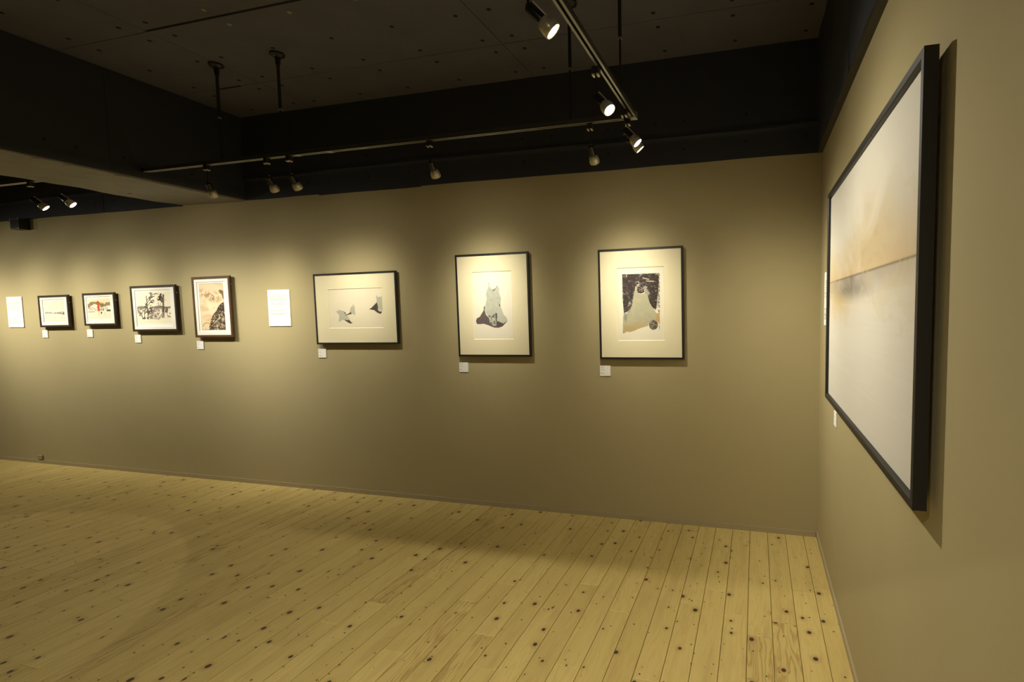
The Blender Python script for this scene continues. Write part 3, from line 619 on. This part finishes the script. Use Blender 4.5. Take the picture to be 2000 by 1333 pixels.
low = mnt & (s.Y > .60 + (1 - s.X) * .52 + .06 * (n2 - .5)); s.put(low * np.clip((n2 - .3) * 3, 0, 1), (206, 186, 152), .9); s.put(low & (n3 > .55), (62, 52, 46), .85)
s.put(mnt & (abs(s.Y - .62 - (1 - s.X) * .5) < .01) & (n2 > .4), (232, 216, 186), .8)
s.put((abs(np.hypot(s.X - .24, (s.Y - .93) * 1.9) - .17) < .02) & (s.Y < .92) & (s.X < .4), (170, 134, 84), .8); s.put(np.clip((n1 - .62) * 3, 0, 1) * (~mnt), (196, 160, 108), .5)
s.put((s.X < .015) | (s.X > .985) | (s.Y < .01) | (s.Y > .99), (150, 118, 76), .7); SH4 = s

picture('small dark-framed square landscape with a faint horizon, leftmost picture of the row', -7.257, 1.595, .441, .321, .019, FDRK, MATW, (-7.425,-7.095,1.48,1.715), SH1, (-7.405,-7.115,1.495,1.697))
picture('small dark-framed winter scene with a red tower, second picture from the left', -6.608, 1.607, .441, .319, .019, FDRK, MATW, (-6.79,-6.45,1.482,1.730), SH2, (-6.773,-6.463,1.516,1.710))
picture('dark-framed etching of bare trees over water, third picture from the left', -5.883, 1.606, .579, .432, .020, FDRK, MATW, (-6.122,-5.663,1.436,1.778), SH3, (-6.105,-5.675,1.467,1.757))
picture('brown wooden framed upright print of a dark mountain slope', -5.162, 1.610, .449, .551, .021, FBRN, MATW, (-5.337,-4.997,1.389,1.838), SH4, (-5.313,-5.027,1.400,1.823))
picture('wide black-framed print of three small grey garments on cream', -3.614, 1.577, .817, .594, .0145, FBLK, MATC, (-3.885,-3.348,1.414,1.742), SH5, (-3.8825,-3.3505,1.4165,1.7395), hook=False)
picture('upright black-framed print of a pale dress with a dark hem on white', -2.354, 1.586, .617, .789, .0145, FBLK, MATC, (-2.526,-2.188,1.324,1.844), SH6, (-2.5235,-2.1905,1.3265,1.8415), hook=False)
picture('upright black-framed print of a beige dress on a black ground, nearest the corner', -1.197, 1.579, .613, .788, .0145, FBLK, MATC, (-1.366,-1.026,1.318,1.838), SH7, (-1.3635,-1.0285,1.3205,1.8355), hook=False)

# ------------------------------------------------------------------ text panels and labels
def text_sheet(wpx, hpx, blocks, seed, col=(72, 68, 62)):
    s = Sheet(wpx, hpx, (246, 245, 240)); r = np.random.default_rng(seed)
    for (y, hgt, x0, x1, n, dense) in blocks:
        for k in range(n):
            yy = y + k * hgt; x = x0; end = x1 if k < n - 1 else x0 + (x1 - x0) * r.uniform(.45, .9)
            while x < end:
                wl = r.uniform(.02, .09) * dense; m = (abs(s.Y - yy) < hgt * .26) & (s.X > x) & (s.X < min(x + wl, end))
                s.put(m & (r.random((hpx, wpx)) > .25), col, .9); x += wl + .018 * dense
    return s
def board(name, label, cat, cx, cz, w_, h_, th, sheet, group, right=False):
    rot = (0, 0, math.radians(-90)) if right else (0, 0, 0); loc = (0, cx, cz) if right else (cx, 0, cz)
    t = thing(name, label, cat, loc, rot, group)
    bm = bmesh.new(); bx(bm, -w_/2, w_/2, -th, -.0008, -h_/2, h_/2); obj('board', bm, BOARDW, t)
    sheet_obj('printed_text', sheet, -w_/2 + .0008, w_/2 - .0008, -h_/2 + .0008, h_/2 - .0008, -th - .0004, PRINTM, t)
T1 = [(.085,.02,.10,.22,1,1),(.15,.019,.10,.90,6,1),(.275,.019,.10,.90,8,1),(.445,.019,.10,.92,2,1),(.60,.02,.12,.30,1,1),(.68,.028,.08,.92,4,.8),(.80,.028,.08,.92,4,.8)]
T2 = [(.085,.02,.10,.25,1,1),(.145,.019,.10,.90,4,1),(.235,.019,.10,.90,3,1),(.305,.019,.10,.90,3,1),(.38,.019,.10,.90,3,1),(.455,.019,.10,.82,1,1),(.505,.02,.11,.20,1,1),(.555,.022,.11,.92,2,.8),(.64,.022,.11,.92,3,.8)]
PG = 'white text panels on the walls'
board('text_panel', 'tall white text panel left of all the small framed landscapes', 'panel', -7.873, 1.592, .238, .316, .006, text_sheet(150, 200, T1, 1), PG)
board('text_panel', 'tall white text panel between the mountain print and the garment print', 'panel', -4.418, 1.591, .238, .316, .006, text_sheet(170, 230, T2, 2), PG)
board('text_panel', 'white text panel on the right wall, seen edge-on in the corner', 'panel', -.36, 1.591, .238, .316, .006, text_sheet(60, 80, T1, 3), PG, True)
LBG = 'small white caption labels'
TL = [(.16,.075,.08,.55,1,1.6),(.34,.07,.08,.45,1,1.6),(.42,.07,.08,.75,1,1.2),(.66,.07,.08,.32,1,1.6),(.76,.07,.08,.52,1,1.6)]
for k, (cx, cz, lb) in enumerate(((-7.444,1.3635,'small white caption label under the faint horizon landscape'),(-6.79,1.370,'small white caption label under the red tower scene'),(-6.140,1.318,'small white caption label under the bare trees etching'),
        (-5.355,1.2615,'small white caption label under the brown framed mountain print'),(-3.985,1.1995,'small white caption label under the three garments print'),(-2.629,1.1025,'small white caption label under the pale dress with dark hem'),
        (-1.4675,1.096,'small white caption label under the dress on black print'))):
    board('caption_label', lb, 'label', cx, cz, .080, .076, .005, text_sheet(44, 42, TL, 10 + k, (70, 64, 56)), LBG)
board('caption_label', 'small white caption label on the right wall below the huge pale painting', 'label', -.738, .960, .080, .076, .005, text_sheet(44, 42, TL, 20, (128, 120, 106)), LBG, True)

# ------------------------------------------------------------------ the large painting on the right wall
K = .952; GAP = .0195; yF, yN, zB, zT = [CP.y + (v - CP.y) * K for v in (-.547, -2.211)] + [1.55 + (v - 1.55) * K for v in (1.044, 2.149)]; W_, H_ = yF - yN, zT - zB
t = thing('framed_painting', 'huge pale misty seascape painting in a black frame on the right wall', 'painting', (0, (yF + yN) / 2, (zB + zT) / 2), (0, 0, math.radians(-90)))
bm = bmesh.new(); D = .0500; ox, oz = W_ / 2, H_ / 2; rings = []
for ins, y in ((0, -GAP), (0, -D), (.019, -D), (.022, -D + .003), (.0235, -D + .014), (.0235, -GAP - .002), (.006, -GAP - .002)):
    rings.append([bm.verts.new((sx * (ox - ins), y, sz * (oz - ins))) for sx, sz in ((-1, -1), (1, -1), (1, 1), (-1, 1))])
rings.append(rings[0])
for a, b in zip(rings, rings[1:]):
    for k in range(4): bm.faces.new((a[k], a[(k+1)%4], b[(k+1)%4], b[k]))
obj('frame', bm, FBLK, t)
# after the turn, local -X is the far (corner) side
cw, ch = W_ - .049, H_ - .049; s = Sheet(420, 280, (216, 211, 201))
u = s.X; v = s.Y; hz = (zT - .025 - (1.55 + .122 * .957)) / ch; NN = .2 + .6 * noise2(s.h, s.w, 5, 6, 30, 5); N4 = .15 + .7 * noise2(s.h, s.w, 12, 14, 31, 4); N5 = noise2(s.h, s.w, 2, 40, 32, 3)
s.put(np.clip(1 - abs(v - .1) / .4, 0, 1), (210, 204, 190), .5); s.put(np.clip(1.0 - (hz - v) / .17, 0, 1) * (v < hz) * np.clip(.35 + NN, 0, 1) * np.clip(1.15 - .3 * u, 0, 1), (206, 174, 116), .85)
s.put(np.exp(-((u - .62) ** 2 / .07 + (v - hz + .12) ** 2 / .02)) * (v < hz) * np.clip(NN * 1.8 - .2, 0, 1), (178, 158, 120), .85)
s.put(np.exp(-((v - hz) / .11) ** 2) * (v > hz) * np.clip(NN * 1.5 - .1, 0, 1), (206, 188, 150), .7)
s.put(np.exp(-((u - .16) ** 2 / .03 + (v - hz - .09) ** 2 / .008)) * (v > hz) * np.clip(N4 * 1.6, 0, 1), (206, 178, 118), .8)
s.put(np.exp(-(np.clip(v - hz - .0, 0, 1) / .062) ** 2) * (v > hz) * np.exp(-((u - .42) / .5) ** 2) * np.clip(.35 + NN, 0, 1), (128, 121, 118), .85)
s.put(np.exp(-((u - .40) ** 2 / .05 + (v - hz - .055) ** 2 / .0012)) * np.clip(N4 * 2 - .3, 0, 1), (100, 96, 96), .8)
s.put(np.exp(-((v - hz) / .0035) ** 2), (96, 84, 64), .8); s.put((N5 > .5) * (v > hz + .06), (224, 219, 208), .2); s.put((N4 > .6) * (abs(v - hz) < .2), (206, 190, 154), .25)
sheet_obj('canvas', s, -cw/2, cw/2, -ch/2, ch/2, -.0365, CANVM, t)
bm = bmesh.new(); bx(bm, -cw/2, cw/2, -.036, -GAP - .003, -ch/2, ch/2); obj('stretcher', bm, BOARDW, t)
for sx in (-1, 1):
    bm = bmesh.new(); bx(bm, sx * ox * .6 - .03, sx * ox * .6 + .03, -GAP - .004, -.0008, oz * .55, oz * .55 + .06); obj('wall_hanger', bm, BLACKM, t)
    bm = bmesh.new(); bx(bm, sx * ox * .6 - .02, sx * ox * .6 + .02, -GAP - .004, -.0008, -oz * .8, -oz * .8 + .03); obj('wall_bumper', bm, BLACKM, t)

# ------------------------------------------------------------------ small fittings
t = thing('speaker_box', 'small black box fixed high on the back wall below the cloth at far left', 'speaker', (-7.595, 0, 2.474))
bm = bmesh.new(); bx(bm, -.066, .066, -.087, -.001, -.052, .052); bevel(bm, .002); obj('housing', bm, BLACKM, t)
bm = bmesh.new(); bx(bm, -.056, .056, -.0885, -.087, -.042, .042); obj('grille', bm, NECKM, t)
for sx in (-1, 1):
    for sz in (-1, 1):
        bm = bmesh.new(); lathe(bm, [(.0035, 0), (.0035, .003)], (sx * .061, -.087, sz * .047), 10, mat=Matrix.Rotation(math.radians(90), 3, 'X')); obj('screw', bm, NICKEL, t, True)
t = thing('power_outlet', 'small taupe socket box low on the back wall above the baseboard', 'socket', (-7.684, 0, .066))
bm = bmesh.new(); bx(bm, -.036, .036, -.014, -.0005, -.022, .022); bevel(bm, .002); obj('cover', bm, BASEM, t)
for x in (-.012, .012):
    bm = bmesh.new(); bx(bm, x - .002, x + .002, -.0146, -.0135, -.009, .009); obj('socket_slot', bm, HOLE, t)

# ------------------------------------------------------------------ survey units -> metres
SM = Matrix.Diagonal((S, S, S, 1)); seen = set()
for o in bpy.data.objects:
    o.location = o.location * S
    if o.type == 'MESH' and o.data.name not in seen: seen.add(o.data.name); o.data.transform(SM)
for l in bpy.data.lights: l.shadow_soft_size *= S
